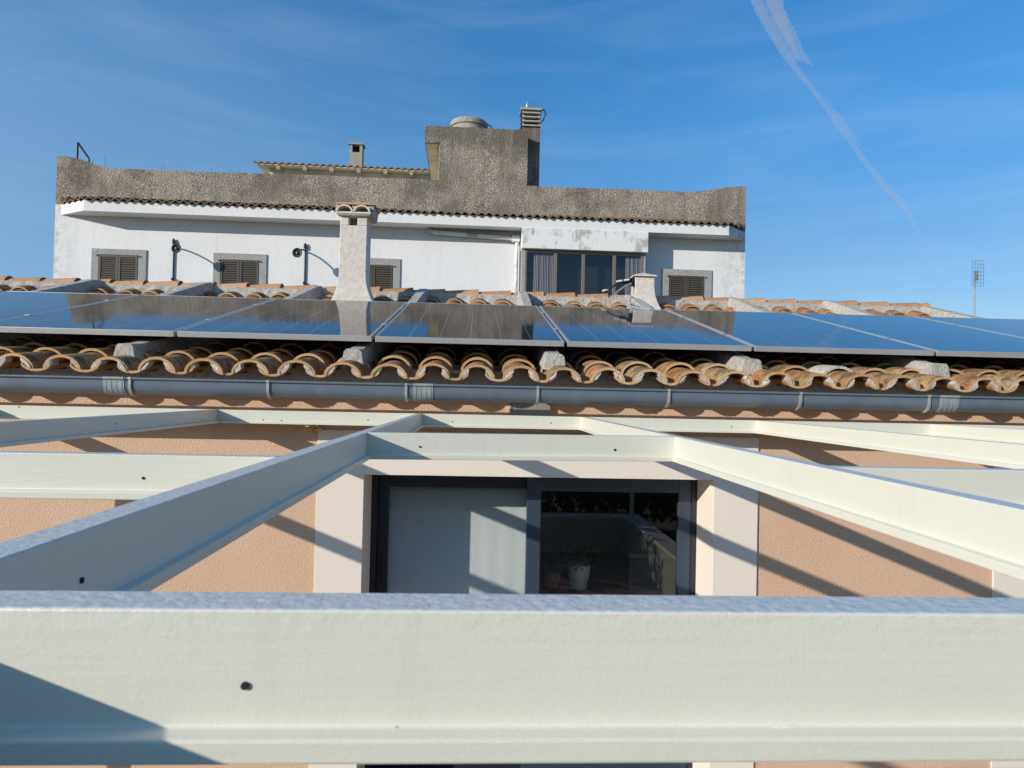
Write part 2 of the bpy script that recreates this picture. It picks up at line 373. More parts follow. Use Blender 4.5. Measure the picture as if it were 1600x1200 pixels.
# ------------------------------------------------------------------ pergola
TOP = -.116; WH = .062; FH = .0145; HW = .0168; LED = .011
pergola = thing('pergola', 'cream painted steel pergola frame in the foreground, fixed in front of the peach wall', 'pergola', (0, 0, GZ))
PROF = [(-HW, 0), (HW, 0), (HW, -WH), (HW+LED, -WH-.0015), (HW+LED, -WH-FH), (-HW-LED, -WH-FH), (-HW-LED, -WH-.0015), (-HW, -WH)]
def beam(a, b, top=TOP, segs=1):
    a = Vector((a[0], a[1])); b = Vector((b[0], b[1])); d = (b-a).normalized(); nrm = Vector((-d.y, d.x))
    rings = []
    for i in range(segs+1):
        p = a+(b-a)*i/segs
        rings.append([(p.x+nrm.x*s_, p.y+nrm.y*s_, top+z) for s_, z in PROF])
    m = MB(); m.loft(rings)
    return m.build('beam', 'cream', pergola, bevel=.0016)
YN, YF = .3973, 4.135                       # centre lines of the near and the wall beam
bx = dict(LI=(-.331, -.331), RI=(.633, .634), LO=(-1.44, -1.497), RO=(1.690, 1.684))
long_x = [(-2.77, -2.77), bx['LO'], bx['LI'], bx['RI'], bx['RO'], (2.74, 2.755), (3.84, 3.84)]
for x0, x1 in long_x: beam((x0, -2.08), (x1, YF-HW-.0005))
beam((-2.80, YF), (3.87, YF))
beam((-2.80, -2.1), (3.87, -2.1))
def cross(i, y0, y1):
    xa = long_x[i][0]+(long_x[i][1]-long_x[i][0])*(y0+2.08)/6.17; xb = long_x[i+1][0]+(long_x[i+1][1]-long_x[i+1][0])*(y1+2.08)/6.17
    return beam((xa+HW+.0003, y0), (xb-HW-.0003, y1))
cross(2, YN, YN+.001)
cross(2, 2.075, 2.17)
a_ = atz(0, 707, TOP); b_ = atz(420, 714, TOP)
cross(1, b_.y+HW, b_.y+HW)
c_ = atz(1412, 732, TOP); cross(3, c_.y+HW, c_.y+HW)
for i in (0, 4, 5): cross(i, (.40, 1.24)[i % 2], (.40, 1.24)[i % 2])
for x in (-2.77, 2.56, 3.84):
    for y in ((-2.1, 3.8) if x != 2.56 else (-2.1,)): MB().box(x-.03, x+.03, y-.03, y+.03, -1.8995 if (y < 0 and x < 3) else GZ, TOP-WH-FH-.001).build('post', 'cream', pergola, bevel=.003)
def weld(x, y):
    n_ = 14; zz = [TOP-.003-(WH-.004)*k/n_ for k in range(n_+1)]
    MB().tube([(x, y, z) for z in zz], 1, 6, [random.uniform(.0011, .0021) for _ in zz]).build('weld_bead', 'cream', pergola, smooth=True)
for x_, y_ in ((bx['LI'][0]+HW+.0006, 2.075-HW), (bx['RI'][0]-HW-.0006, 2.17-HW), (bx['LI'][0]-HW-.0006, b_.y), (bx['RI'][0]+HW+.0006, c_.y)): weld(x_, y_)
for b2 in ('LI', 'RI', 'LO', 'RO'):
    for sg in (-1, 1): weld(bx[b2][1]+sg*(HW+.0006), YF-HW-.0006)
def hole(p, r, ax='y'):
    m = MB(); d = Vector((0, 1, 0)) if ax == 'y' else Vector((1, 0, 0))
    m.tube([p-d*.0012, p+d*.0012], r, 14); m.build('bolt_hole', 'dark', pergola)
YNF = YN-HW
hole(at(383, 1071, YNF), .0021)
hole(at(961, 703, 2.134), .004); hole(at(224, 747, b_.y), .0026); hole(at(656, 698, 2.0725), .003)
for px, py in ((30, 636), (411, 656), (575, 656), (707, 659), (861, 661), (1143, 667), (1280, 669), (1489, 671), (440, 657)): hole(at(px, py, YF-HW), .0038)
hole(Vector((bx['LI'][0]+HW, .585, -.156)), .0026, 'x')
hole(Vector((bx['LO'][0]+HW-.02, 2.9, -.147)), .003, 'x')
p = at(487, 672, 4.24); w = MB()
w.box(p.x-.012, p.x+.012, 4.12, 4.2985, -.205, -.185); w.build('wall_bracket', 'zinc', pergola)
f_ = MB()
for k in range(14):
    q = Vector((p.x+random.uniform(-.045, .045), 4.262+random.uniform(-.02, .025), -.212+random.uniform(-.02, .018)))
    f_.lathe(q, [(.002, -.012), (.012, -.006), (.014, .002), (.003, .011)], 7)
f_.build('foam_filler', 'foam', pergola, smooth=True)
# weld and paint lumps on the near bar
for grp in ((612, 618, 625), (1196, 1206, 1214, 1221, 1232, 1240, 1250, 1262)):
    l_ = MB(); xa, xb = at(grp[0], 1129, YNF).x, at(grp[-1], 1129, YNF).x; n_ = 16
    rr = [random.uniform(.0005, .0013)*(.35+.65*math.sin(math.pi*k/n_)) for k in range(n_+1)]
    l_.tube([(xa+(xb-xa)*k/n_, YNF-.0002, TOP-WH-.0002) for k in range(n_+1)], 1, 8, rr)
    l_.build('paint_drip', 'cream', pergola, smooth=True)

# ------------------------------------------------------------------ house
YW = 4.30; YD = 4.615; RX0, RX1 = -8.0, 4.9; RIDGE = 7.5; YB = 10.7
house = thing('house', 'low peach stucco house with clay tile roof and dark sliding door behind the pergola', 'house', (0, YW, GZ))
j0 = at(569, 760, YW).x; j1 = at(1114, 780, YW).x; dz = at(800, 745, YW).z
s0 = at(494, 800, YW).x; s1 = at(1183, 800, YW).x; sz = at(1182, 684, YW).z
q0 = at(1551, 800, YW).x
WT = .10                                   # top of the wall under the roof
w = MB()
w.box(RX0, s0, YW, YW+.30, GZ, WT); w.box(s1, RX1, YW, YW+.30, GZ, WT); w.box(s0, s1, YW, YW+.30, sz, WT)
w.box(RX0, RX0+.25, YW+.30, YB-.3, GZ, WT); w.box(RX1-.25, RX1, YW+.30, YB-.3, GZ, WT); w.box(RX0, RX1, YB-.3, YB, GZ, WT)
for x0, x1 in ((RX0, RX0+.25), (RX1-.25, RX1)):
    w.prism([(YW+.2, WT), (YB-.2, WT), (RIDGE, .80)], lambda p, t: (t, p[0], p[1]), x0+.01, x1-.01)
w.build('wall', 'peach', house)
d = MB(); yp = YW-.012
d.box(s0, j0, yp, YD, GZ, sz); d.box(j1, s1, yp, YD, GZ, sz); d.box(j0, j1, yp, YD, dz, sz)
d.build('door_surround', 'offwhite', house, bevel=.003)
d = MB(); d.box(q0, q0+.38, yp, YW-.001, GZ, sz); d.build('window_surround', 'offwhite', house, bevel=.003)
# fascia and soffit under the tiles
YT = 3.99
PH = R(14.0); cP, sP = math.cos(PH), math.sin(PH)
def G(Y): d_ = Y-YT; return .125*d_+.0365*d_*d_
def RT(x, s, n_): Y = YT+s*cP; return (x, Y-n_*.17, G(Y)+n_)
# roof deck
roof = MB(); L_ = (RIDGE-YT)/cP
NS = 12; ss = [.20+(L_-.20)*k/NS for k in range(NS+1)]
mr = lambda p_: (p_[0], 2*RIDGE-p_[1], p_[2])
roof.loft([[RT(x, q_, .045) for q_ in ss]+[mr(RT(x, q_, .045)) for q_ in ss[-2::-1]]+[mr(RT(x, q_, 0)) for q_ in ss]+[RT(x, q_, 0) for q_ in ss[-2::-1]] for x in (RX0, RX1)])
roof = roof.build('roof', 'mortar', house)
def arc_tile(m, x, s0_, s1_, a0, b0, a1, b1, n0, n1, up=True, th=.014, mirror=False, segs=10, tilt=0):
    rings = []
    for s_, a, b, nn in ((s0_, a0, b0, n0), (s1_, a1, b1, n1)):
        ring = []
        ts = [math.pi*k/segs for k in range(segs+1)]
        if up:
            for t in ts: ring.append((x+a*math.cos(t), nn+b*math.sin(t)))
            for t in reversed(ts): ring.append((x+(a-th)*math.cos(t), nn+(b-th)*math.sin(t)))
        else:
            for k in range(segs+1):
                t = R(-78+156*k/segs); ring.append((x+a*math.sin(t), nn+b*(1-math.cos(t))))
            for k in reversed(range(segs+1)):
                t = R(-78+156*k/segs); ring.append((x+(a-th*.5)*math.sin(t), nn+th+(b-th*.3)*(1-math.cos(t))))
        pts = [RT(px_+tilt*(s_-s0_), s_, nn_) for px_, nn_ in ring]
        if mirror: pts = [(p_[0], 2*RIDGE-p_[1], p_[2]) for p_ in pts]
        rings.append(pts)
    m.loft(rings)
xs = []; x = -.489*1.015
while x < RX1-.12: xs.append(x); x += .2445*1.012
x = -.489*1.015-.2515*1.012
while x > RX0+.1: xs.insert(0, x); x -= .2515*1.012
CT = .087; ROWS = 12
cov = MB(); cha = MB(); plugs = []
for ci, x in enumerate(xs):
    near = -4.5 < x < 4.2
    for mirror in (False, True):
        if mirror and ci % 1: continue
        for j in range(ROWS):
            s_ = j*.305; jit = random.uniform(-.012, .012) if j else random.uniform(-.006, .008)
            if s_ > L_-.1: continue
            s1_ = min(s_+.39, L_)
            cov.cur = random.random(); cha.cur = random.random()
            a = .104+random.uniform(-.004, .004); b = .084+random.uniform(-.004, .004); lift = .016 if j else 0
            jx = random.uniform(-.007, .007) if j else random.uniform(-.003, .003)
            arc_tile(cov, x+jx, s_+jit, s1_+jit*.5, a, b, a-.016, b-.012, CT-.002+lift, CT-.004, True, .0145, mirror, 10 if near and not mirror else 6, random.uniform(-.03, .03))
            arc_tile(cha, x+.1235+random.uniform(-.004, .004), s_+.004+random.uniform(-.008, .008), s1_, .080, .046, .088, .05, .077+(.008 if j else 0), .069, False, .013, mirror, 8 if near and not mirror else 4)
    if x > -4.8:
        for sg in (-1, 1):                    # mortar packed between cover and channel at the eave
            for rep in range(1):
                y0 = random.uniform(-.002, .006); rows = []
                dxs = [.043+random.uniform(-.006, .01), .062, .074, .085, .0935+random.uniform(-.004, .002)]
                lo = []; hi = []
                for dx in dxs:
                    cx = (.1235-dx)/.080; zc_ = .077+.013+.046*(1-math.sqrt(max(0, 1-cx*cx)))
                    zt = CT+.070*math.sqrt(max(0, 1-(dx/.0905)**2)) if dx < .0905 else CT+.004
                    lo.append((x+sg*dx, min(zc_, zt-.002)-.003)); hi.append((x+sg*dx, zt+.001))
                poly = lo+hi[::-1]
                r0 = [RT(p_[0], y0+random.uniform(-.004, .004), p_[1]) for p_ in poly]; r1 = [RT(p_[0], y0+.07, p_[1]) for p_ in poly]
                mm = MB(); mm.loft([r0, r1]); plugs.append(mm)
cov.build('cover_tiles', 'tile', roof, smooth=True, fix=True)
cha.build('channel_tiles', 'tile', roof, smooth=True, fix=True)
d = MB(); sec_ = []; n_ = 1400
for k in range(n_+1):
    x = RX0+(RX1-RX0)*k/n_; dx = min(abs(x-q_) for q_ in xs)
    zt = .098 if dx > .078 else .096+G(4.18)+.054*math.sqrt(max(0, 1-(dx/.0785)**2))-.004
    zt = max(zt, .098)
    sec_.append([(x, 4.165, .012), (x, 4.298, .012), (x, 4.298, .09), (x, 4.24, zt), (x, 4.168, zt)])
d.loft(sec_); d.build('fascia', 'soffit', house)
for mm in plugs: mm.build('mortar_plug', 'mortar_white', roof)
# a few slipped, lime-washed covers near the right of the eave
m = MB(); xw = min(xs, key=lambda v: abs(v-at(1300, 580, 4.2).x)); arc_tile(m, xw, .27, .66, .108, .090, .092, .075, CT+.014, CT, True, .015); m.build('limewashed_tile', 'mortar_white', roof, smooth=True)
# ridge
m = MB(); x = RX0; k = 0
ridge_top = 1.118
while x < RX1-.02:
    m.cur = random.random(); ln = .345+random.uniform(-.01, .01); r0, r1 = .098, .082
    lf = .012+random.uniform(-.004, .004)
    rings = []
    for xx, r_, zz in ((x, r1, 0), (min(x+ln+.05, RX1+.02), r0, lf)):
        zc_ = ridge_top-.10+zz
        rings.append([(xx, RIDGE+r_*1.05*math.cos(t), zc_+r_*.95*math.sin(t)) for t in [math.pi*i/10 for i in range(11)]] +
                     [(xx, RIDGE+(r_-.014)*1.05*math.cos(t), zc_+(r_-.014)*.95*math.sin(t)) for t in [math.pi*i/10 for i in range(10, -1, -1)]])
    m.loft(rings); x += ln
m.build('ridge_tiles', 'tile_ridge', roof, smooth=True)
def lumpy(m, x0, x1, ny, fy):                 # rough strip along x with section fy(x)
    xs_ = [x0+(x1-x0)*i/ny for i in range(ny+1)]
    m.loft([fy(x) for x in xs_])
m = MB()
def sec(x):
    j = lambda a: random.uniform(-a, a)
    return [(x, RIDGE-.135+j(.012), .90), (x, RIDGE-.115+j(.006), 1.055+j(.008)), (x, RIDGE-.06, 1.072), (x, RIDGE+.06, 1.072), (x, RIDGE+.115, 1.055), (x, RIDGE+.135, .90)]
lumpy(m, RX0, RX1, 160, sec); m.build('ridge_mortar', 'mortar', roof)
# mortar ribs running up the slope
ribx = [(-6.9, -6.2), (-5.7, -5.05), (-4.45, -3.92), (-3.22, -2.80), (-2.04, -1.68), (-.735, -.58), (.462, .46), (1.66, 1.60), (2.83, 2.72), (3.95, 3.75), (4.86, 4.86)]
for xf, xb in ribx:
    x = xf
    m = MB(); rings = []; wid = .054 if x < 4.8 else .07; n_ = 26
    for i in range(n_+1):
        Y = 4.17+(7.40-4.17)*i/n_
        x = xf+(xb-xf)*i/n_
        zt = .252+.2313*max(0, Y-4.24) if Y < 6.35 else .775+(Y-6.35)*.32
        if x > 4.8: zt = .17+(Y-3.99)*.262
        zt = min(zt, 1.10); jr = lambda a: random.uniform(-a, a)
        zb = G(Y)+.135
        rings.append([(x-wid-.012+jr(.004), Y, zb), (x-wid+.004+jr(.003), Y, zt-.012+jr(.003)), (x-wid+.016, Y, zt+jr(.002)), (x+wid-.016, Y, zt+jr(.002)), (x+wid-.004+jr(.003), Y, zt-.012+jr(.003)), (x+wid+.012+jr(.004), Y, zb)])
    m.loft(rings); m.build('mortar_rib', 'mortar_rib', roof)
# gutter
gx0, gx1 = RX0+.02, RX1
def gsec(off=0.0, y0=4.015, r=.055, zr=.050, up=.037):
    pts = [(y0-off, zr), (y0-off, zr-up)]
    for k in range(1, 11):
        t = math.pi*k/12; pts.append((y0+r-(r+off)*math.cos(t), zr-up-(r+off)*math.sin(t)*.98))
    return pts
def shell(m, x0, x1, off, th=.003, **k):
    o = gsec(off, **k); i_ = gsec(off-th, **k)
    m.loft([[(x, p_[0], p_[1]) for p_ in o]+[(x, p_[0], p_[1]) for p_ in reversed(i_)] for x in (x0, x1)])
m = MB(); shell(m, gx0, gx1, 0)
m.tube([(gx0, 4.0105, .0495), (gx1, 4.0105, .0495)], .0078, 12)
for xx in (gx0, gx1): m.prism(gsec(), lambda p_, t: (t, p_[0], p_[1]), xx-.002, xx+.002)
gut = m.build('gutter', 'pvc', house, smooth=True)
for px in (205, 420, 635, 848, 1052, 1257, 1457, -15):
    X = at(px-(8 if px > 800 else 0), 610, 4.03).x; m = MB()
    o = gsec(.009); i_ = gsec(.0006)
    m.loft([[(xx, p_[0], p_[1]) for p_ in o]+[(xx, p_[0], p_[1]) for p_ in reversed(i_)] for xx in (X-.007, X+.007)])
    m.tube([(X-.008, 4.0095, .0495), (X+.008, 4.0095, .0495)], .0098, 10)
    m.box(X-.013, X+.013, 4.157, 4.1595, .0, .085); m.build('gutter_bracket', 'zinc', gut, smooth=True)
for pa, pb in ((163, 196), (646, 677), (1466, 1496)):
    xa, xb = at(pa, 612, 4.03).x, at(pb, 612, 4.03).x; m = MB(); shell(m, xa, xb, .0035)
    m.tube([(xa, 4.0095, .0495), (xb, 4.0095, .0495)], .0092, 10)
    for k in range(4):
        xx = xa+(xb-xa)*(k+.5)/4; shell(m, xx-.003, xx+.003, .0052)
    m.build('gutter_joint', 'pvc_light', gut, smooth=True)
# roof hook clips above the gutter
# chimneys
def rect(x0, x1, y0, y1, z): return [(x0, y0, z), (x1, y0, z), (x1, y1, z), (x0, y1, z)]
YC = 6.78; YC2 = 7.03
cx0 = at(530, 400, YC).x; cx1 = at(572.5, 400, YC).x
zc = lambda py: at(551, py, YC).z
m = MB(); prof = []
zb = .80; z1 = zc(426)
for k in range(9):
    t = k/8; z = zb+(z1-zb)*t; e = .105*(1-t)**2.2+.0
    prof.append(rect(cx0-e, cx1+e*1.15, YC-e*.55, YC2+e, z))
prof.append(rect(cx0, cx1, YC, YC2, zc(352)))
m.loft(prof)
for xa, xb in ((cx0, at(545, 345, YC).x), (at(558.5, 345, YC).x, cx1)): m.box(xa, xb, YC, YC2, zc(352)-.0005, zc(338))
m.box(at(545, 345, YC).x-.001, at(558.5, 345, YC).x+.001, YC+.16, YC2-.004, zc(352)-.0004, zc(338)-.001)
ch = m.build('chimney', 'chimney', house, bevel=.006)
m = MB(); zl = zc(338); m.loft([rect(cx0-.012, cx1+.022, YC-.03, YC2+.03, zl), rect(cx0-.035, cx1+.045, YC-.05, YC2+.05, zl+.02), rect(cx0-.03, cx1+.04, YC-.045, YC2+.045, zl+.035)])
m.build('chimney_ledge', 'chimney', ch, bevel=.004)
m = MB(); zt = zl+.035; wc = (cx1-cx0+.07)/2
for k in range(2):
    xc = cx0-.035+wc*(k+.5); rr = wc*.49
    for (yy0, yy1) in ((YC-.055, YC2+.06),):
        ring = lambda y, r_: [(xc+r_*math.cos(t), y, zt+(r_*.80)*math.sin(t)) for t in [math.pi*i/12 for i in range(13)]]
        m.cur = .4*k+.2
        a0 = ring(yy0, rr)+list(reversed(ring(yy0, rr-.017))); a1 = ring(yy1, rr)+list(reversed(ring(yy1, rr-.017)))
        m.loft([a0, a1])
m.build('chimney_cap_tile', 'chimney', ch, smooth=True)
m = MB(); zs = zt+rr*.80+.006; m.loft([rect(cx0-.035, cx1+.075, YC-.04, YC2+.06, zs), rect(cx0-.03, cx1+.07, YC-.035, YC2+.06, zs+.02)]); m.cur = .3
m.r = [.3]*len(m.f); m.build('chimney_cap_slab', 'tile_ridge', ch, bevel=.003)
m = MB(); m.loft([rect(cx1+.03, cx1+.05, YC-.02, YC2+.04, zt-.03), rect(cx1+.04, cx1+.062, YC-.02, YC2+.04, zs-.004)])
for xx in (cx0-.03, (cx0+cx1)/2, cx1+.02): m.box(xx-.012, xx+.02, YC-.02, YC2, zt, zs-.002)
m.build('chimney_cap_filler', 'mortar', ch)
YS = 7.18
a0 = at(993, 440, YS).x; a1 = at(1023, 440, YS).x; zq = lambda py: at(1007, py, YS).z
m = MB(); prof = []
for k in range(7):
    t = k/6; z = .86+(zq(446)-.86)*t; e = .075*(1-t)**2
    prof.append(rect(a0-e*.8, a1+e*1.3, YS-e, YS+.19+e, z))
prof.append(rect(a0, a1, YS, YS+.19, zq(432)-.003)); m.loft(prof); sc = m.build('small_chimney', 'chimney', house, bevel=.006)
m = MB(); m.loft([rect(a0-.025, a1+.018, YS-.025, YS+.215, zq(432)), rect(a0-.025, a1+.018, YS-.025, YS+.215, zq(432)+.012), rect((a0+a1)/2-.012, (a0+a1)/2+.012, YS+.085, YS+.105, zq(425)+.005)])
m.build('chimney_cap', 'chimney', sc, bevel=.002)

# sliding door
fx0, fx1 = at(578, 780, YD).x, at(1088, 780, YD).x
fx0 = j0; fx1 = j1
def frame(m, x0, x1, y0, y1, z0, z1, wl, wr, wt, wb):
    m.box(x0, x0+wl, y0, y1, z0, z1); m.box(x1-wr, x1, y0, y1, z0, z1)
    m.box(x0+wl, x1-wr, y0+.0005, y1-.0005, z1-wt, z1); m.box(x0+wl, x1-wr, y0+.0005, y1-.0005, z0, z0+wb)
m = MB(); frame(m, fx0, fx1, YD, YD+.13, GZ+.0, dz+.0, .035, .035, .03, .03)
m.box(fx0+.035, fx1-.035, YD+.0625, YD+.0675, GZ+.03, GZ+.035)
door = m.build('sliding_door', 'anth', house, bevel=.002)
xm0 = at(823, 800, YD+.01).x; xm1 = at(845, 800, YD+.01).x; xr1 = at(1060, 800, YD+.01).x; xl = at(607, 800, YD+.07).x
zg = at(840, 767, YD+.01).z; zgl = at(700, 762, YD+.07).z; zi = dz-.03
m = MB(); frame(m, xm0, fx1-.035, YD+.008, YD+.055, GZ+.03, zi, xm1-xm0, fx1-.035-xr1, zi-zg, .09); m.build('door_leaf', 'stile', door, bevel=.003)
m = MB(); frame(m, fx0+.035, xm1+.02, YD+.075, YD+.12, GZ+.03, zi, xl-fx0-.035, .09, zi-zgl, .09); m.build('door_leaf', 'anth', door, bevel=.003)
MB().box(xm1, xr1, YD+.030, YD+.034, GZ+.12, zg).build('glass_pane', 'doorglass', door)
MB().box(xl, xm1-.07, YD+.096, YD+.100, GZ+.12, zgl).build('glass_pane', 'leafglass', door)
MB().box(fx0+.075, fx0+.087, YD+.05, YD+.074, -1.22, -1.02).build('door_handle', 'anth', door, bevel=.003)
# room behind the door
m = MB(); a, b, c, e = -1.9, 3.9, YD+.14, 9.0
m.box(a, b, e, e+.1, GZ, -.2); m.box(a-.1, a, c, e, GZ, -.2); m.box(b, b+.1, c, e, GZ, -.2); m.box(a, b, c, e, -.2, -.1)
m.build('room_wall', 'room', house)
MB().box(a, b, YD+.001, e, GZ-.1, GZ+.002).build('room_floor', 'roomfloor', house)
tag(MB().box(at(720, 1195, 4.9).x, at(1055, 1195, 4.9).x, 4.80, 6.2, GZ+.004, GZ+.014).build('rug', 'rug'), 'patterned beige rug on the floor just inside the sliding door', 'rug')
bl = MB(); nn = 60; bx0, bx1 = xl-.03, xm1+.01; yb = YD+.17
yb = YD+.13
bl.loft([[(bx0+(bx1-bx0)*i/nn, yb+.0010*math.sin(i*.9), z) for i in range(nn+1)] for z in (GZ+.15, dz-.05)], closed=False)
bl.add([], [])
bl = bl.build('roller_blind', 'blind', smooth=True, fix=False); bl.modifiers.clear(); sd = bl.modifiers.new('thickness', 'SOLIDIFY'); sd.thickness = .001
tag(bl, 'white roller blind lowered behind the left pane of the sliding door', 'blind')
# kitchen
t = thing('kitchen_cabinet', 'grey kitchen cabinet with a drawer, seen through the right door pane', 'cabinet', (at(1022, 880, 5.6).x, 5.7, GZ))
kx0, kx1 = at(984, 880, 5.6).x, at(1062, 880, 5.6).x; kz = at(1022, 864, 5.6).z
MB().box(kx0, kx1, 5.62, 6.2, GZ+.002, kz-.04).build('carcass', 'cupboard', t, bevel=.004)
MB().box(kx0-.01, kx1+.01, 5.58, 6.22, kz-.039, kz).build('worktop', 'worktop', t, bevel=.004)
MB().box(kx0+.02, kx1-.02, 5.60, 5.619, kz-.24, kz-.06).build('drawer', 'cupboard', t, bevel=.003)
MB().box(kx0+.02, kx1-.02, 5.60, 5.619, GZ+.1, kz-.26).build('cabinet_door', 'cupboard', t, bevel=.003)
MB().tube([((kx0+kx1)/2-.05, 5.585, kz-.15), ((kx0+kx1)/2+.05, 5.585, kz-.15)], .006, 8).build('handle', 'handle', t)
# little table with pots
tx = at(890, 900, 5.05).x; tz = at(904, 920, 5.05).z
t = thing('side_table', 'dark side table carrying pots just inside the right door pane', 'table', (tx, 5.1, GZ))
MB().box(tx-.22, tx+.22, 4.93, 5.27, tz-.03, tz).build('table_top', 'iron', t, bevel=.003)
for sx in (-.19, .19):
    for sy in (4.96, 5.24): MB().box(tx+sx-.015, tx+sx+.015, sy-.015, sy+.015, GZ+.002, tz-.031).build('leg', 'iron', t)
def leaves(m, c, n_, sx, sz_, size=.03):
    for k in range(n_):
        p_ = Vector(c)+Vector((random.gauss(0, sx), random.gauss(0, sx), abs(random.gauss(0, sz_)))); m.cur = random.random()
        d1 = Vector((random.uniform(-1, 1), random.uniform(-1, 1), random.uniform(-.3, 1))).normalized()*size
        d2 = d1.cross(Vector((random.uniform(-1, 1), random.uniform(-1, 1), random.uniform(-1, 1)))).normalized()*size*.35
        m.add([p_-d1, p_+d2, p_+d1, p_-d2], [(0, 1, 2, 3)])
def potted(px, py, w_, mat, label, lf=120, hgt=.13):
    c = at(px, py, 5.05); c = Vector((c.x, 5.08, tz+.001))
    t = thing('potted_plant', label, 'potted plant', c)
    MB().lathe(c, [(w_*.72, 0), (w_*.95, hgt*.7), (w_, hgt), (w_*.88, hgt), (w_*.8, hgt*.75)], 24).build('pot', mat, t, smooth=True)
    m = MB(); leaves(m, c+Vector((0, 0, hgt*.9)), lf, w_*.8, .07); m.build('foliage', 'leaf', t, fix=False)
potted(905, 905, .085, 'pot', 'small plant in a white pot behind the right glass door pane', 90, .17)
potted(862, 905, .075, 'terracotta', 'bushy plant in a terracotta pot behind the right glass door pane', 160, .13)

# junction box under the eave
x0, x1 = at(799, 640, 4.27).x, at(860, 640, 4.27).x
t = thing('junction_box', 'flat grey metal box on the peach wall under the gutter, above the door', 'box', ((x0+x1)/2, YW, -.2))
MB().box(x0, x1, 4.262, YW-.001, -.19, -.03).build('cover', 'boxgrey', t, bevel=.003)
MB().box(x0-.012, x0-.001, 4.255, YW-.001, -.10, -.055).build('clip', 'zinc', t)

# ------------------------------------------------------------------ solar panels
PA = math.atan(.2313); PW = 1.175; PL = 2.135; P0 = (4.30, .342)
def panel(x0, label):
    o = thing('solar_panel', label, 'solar panel', (x0+PW/2, 0, 0), 0, 'solar panels in a row on the tiled roof')
    mid = Vector((x0+PW/2, P0[0]+math.cos(PA)*PL/2, P0[1]+math.sin(PA)*PL/2))
    o.location = mid; o.rotation_euler = (PA, 0, 0); ROOTM[o.name] = Matrix.Identity(4)
    hw, hl = PW/2-.011, PL/2
    m = MB(); th = .034; lip = .011
    for a in (((-hw, -hw+lip), (-hl, hl)), ((hw-lip, hw), (-hl, hl)), ((-hw+lip, hw-lip), (-hl, -hl+lip)), ((-hw+lip, hw-lip), (hl-lip, hl))): m.box(a[0][0], a[0][1], a[1][0], a[1][1], -th, 0)
    m.build('frame', 'alu', o, bevel=.0012)
    MB().box(-hw+lip+.0003, hw-lip-.0003, -hl+lip+.0003, hl-lip-.0003, -.008, -.0018).build('glass', 'cell', o)
    MB().box(-hw+lip+.0003, hw-lip-.0003, -hl+lip+.0003, hl-lip-.0003, -.013, -.0085).build('gap_shade_sheet', 'black', o)  # black sheet added to deepen the shade between panel and tiles
    for yy in (-.52, .50):
        MB().box(hw-.010, hw+.020, yy-.02, yy+.02, .0005, .005).build('clamp', 'alu', o, bevel=.001)
    return o
names = {-4: 'leftmost solar panel, mostly outside the photo with only its upper part showing', -3: 'second solar panel from the left, its near left corner cut by the photo edge',
 -2: 'solar panel with the tall chimney standing behind it and mirrored in its glass', -1: 'solar panel in the middle of the row, white cell lines fanning towards the viewer',
 0: 'solar panel in front of the small capped chimney, below the wide bay window', 1: 'solar panel half mirroring the building corner and half mirroring blue sky',
 2: 'second solar panel from the right, mirroring only blue sky, its near corner cut off', 3: 'rightmost solar panel, just its far left corner inside the photo'}
proto = panel(.54, names[0])
for k in (-4, -3, -2, -1, 1, 2, 3):
    o = copytree(proto); o.location.x = proto.location.x+k*PW; o['label'] = names[k]

# ------------------------------------------------------------------ cables at the small chimney
xr = 1.61
t = thing('cable_clamp', 'black cable clamp with white ends strapped to the small chimney', 'cable clamp', (a0-.1, YS+.05, 1.2))
c0 = Vector((a0, YS+.06, zq(439)))
m = MB(); m.tube([at(993, 438, YS+.05), at(984, 439, YS+.05), at(977, 441, YS+.03)], .017, 8); m.tube([at(992, 443, YS+.05), at(982, 442, YS+.02), at(972, 443, YS)], .012, 8)
m.tube([at(992, 434, YS+.05), at(981, 437, YS+.02), at(974, 440, YS)], .010, 8); m.box(a0-.03, a0-.001, YS+.02, YS+.1, zq(446), zq(435)); m.build('clamp_body', 'black', t, smooth=True)
m = MB(); m.tube([at(978, 439, YS), at(960, 446, YS-.02), at(947, 453, YS-.02)], .010, 8); m.build('arm', 'black', t)
for p_, q_ in (((950, 452), (941, 455)), ((983, 437), (975, 438)), ((972, 438.5), (963, 440))):
    MB().tube([at(*p_, YS-.02), at(*q_, YS-.02)], .010, 8).build('white_end', 'whitepl', t)
def hose(name, pts, r, label):
    m = MB(); P = [Vector(p_) for p_ in pts]; out_ = []
    for i in range(len(P)-1):
        p0 = P[max(i-1, 0)]; p1 = P[i]; p2 = P[i+1]; p3 = P[min(i+2, len(P)-1)]
        for k in range(8):
            u = k/8; out_.append(.5*((2*p1)+(-p0+p2)*u+(2*p0-5*p1+4*p2-p3)*u*u+(-p0+3*p1-3*p2+p3)*u**3))
    out_.append(P[-1]); m.tube(out_, r, 8); o = m.build(name, 'greycable', smooth=True); tag(o, label, 'cable'); return o
hose('cable', [at(986, 443, YS), at(975, 449, YS-.06), at(966, 455, YS-.12), at(961, 462, YS-.24), at(969, 470, YS-.40), at(977, 474, 6.68), at(985, 479, 6.5), (xr-.05, 6.3, .80)], .0115, 'thick grey corrugated cable curving from the small chimney down to the panels')
hose('cable', [at(964, 461, YS-.24), at(975, 468, YS-.36), at(990, 474, 6.66), at(1004, 480, 6.5), (xr+.04, 6.3, .80)], .007, 'thin grey cable lying on the mortar rib beside the thick corrugated one')

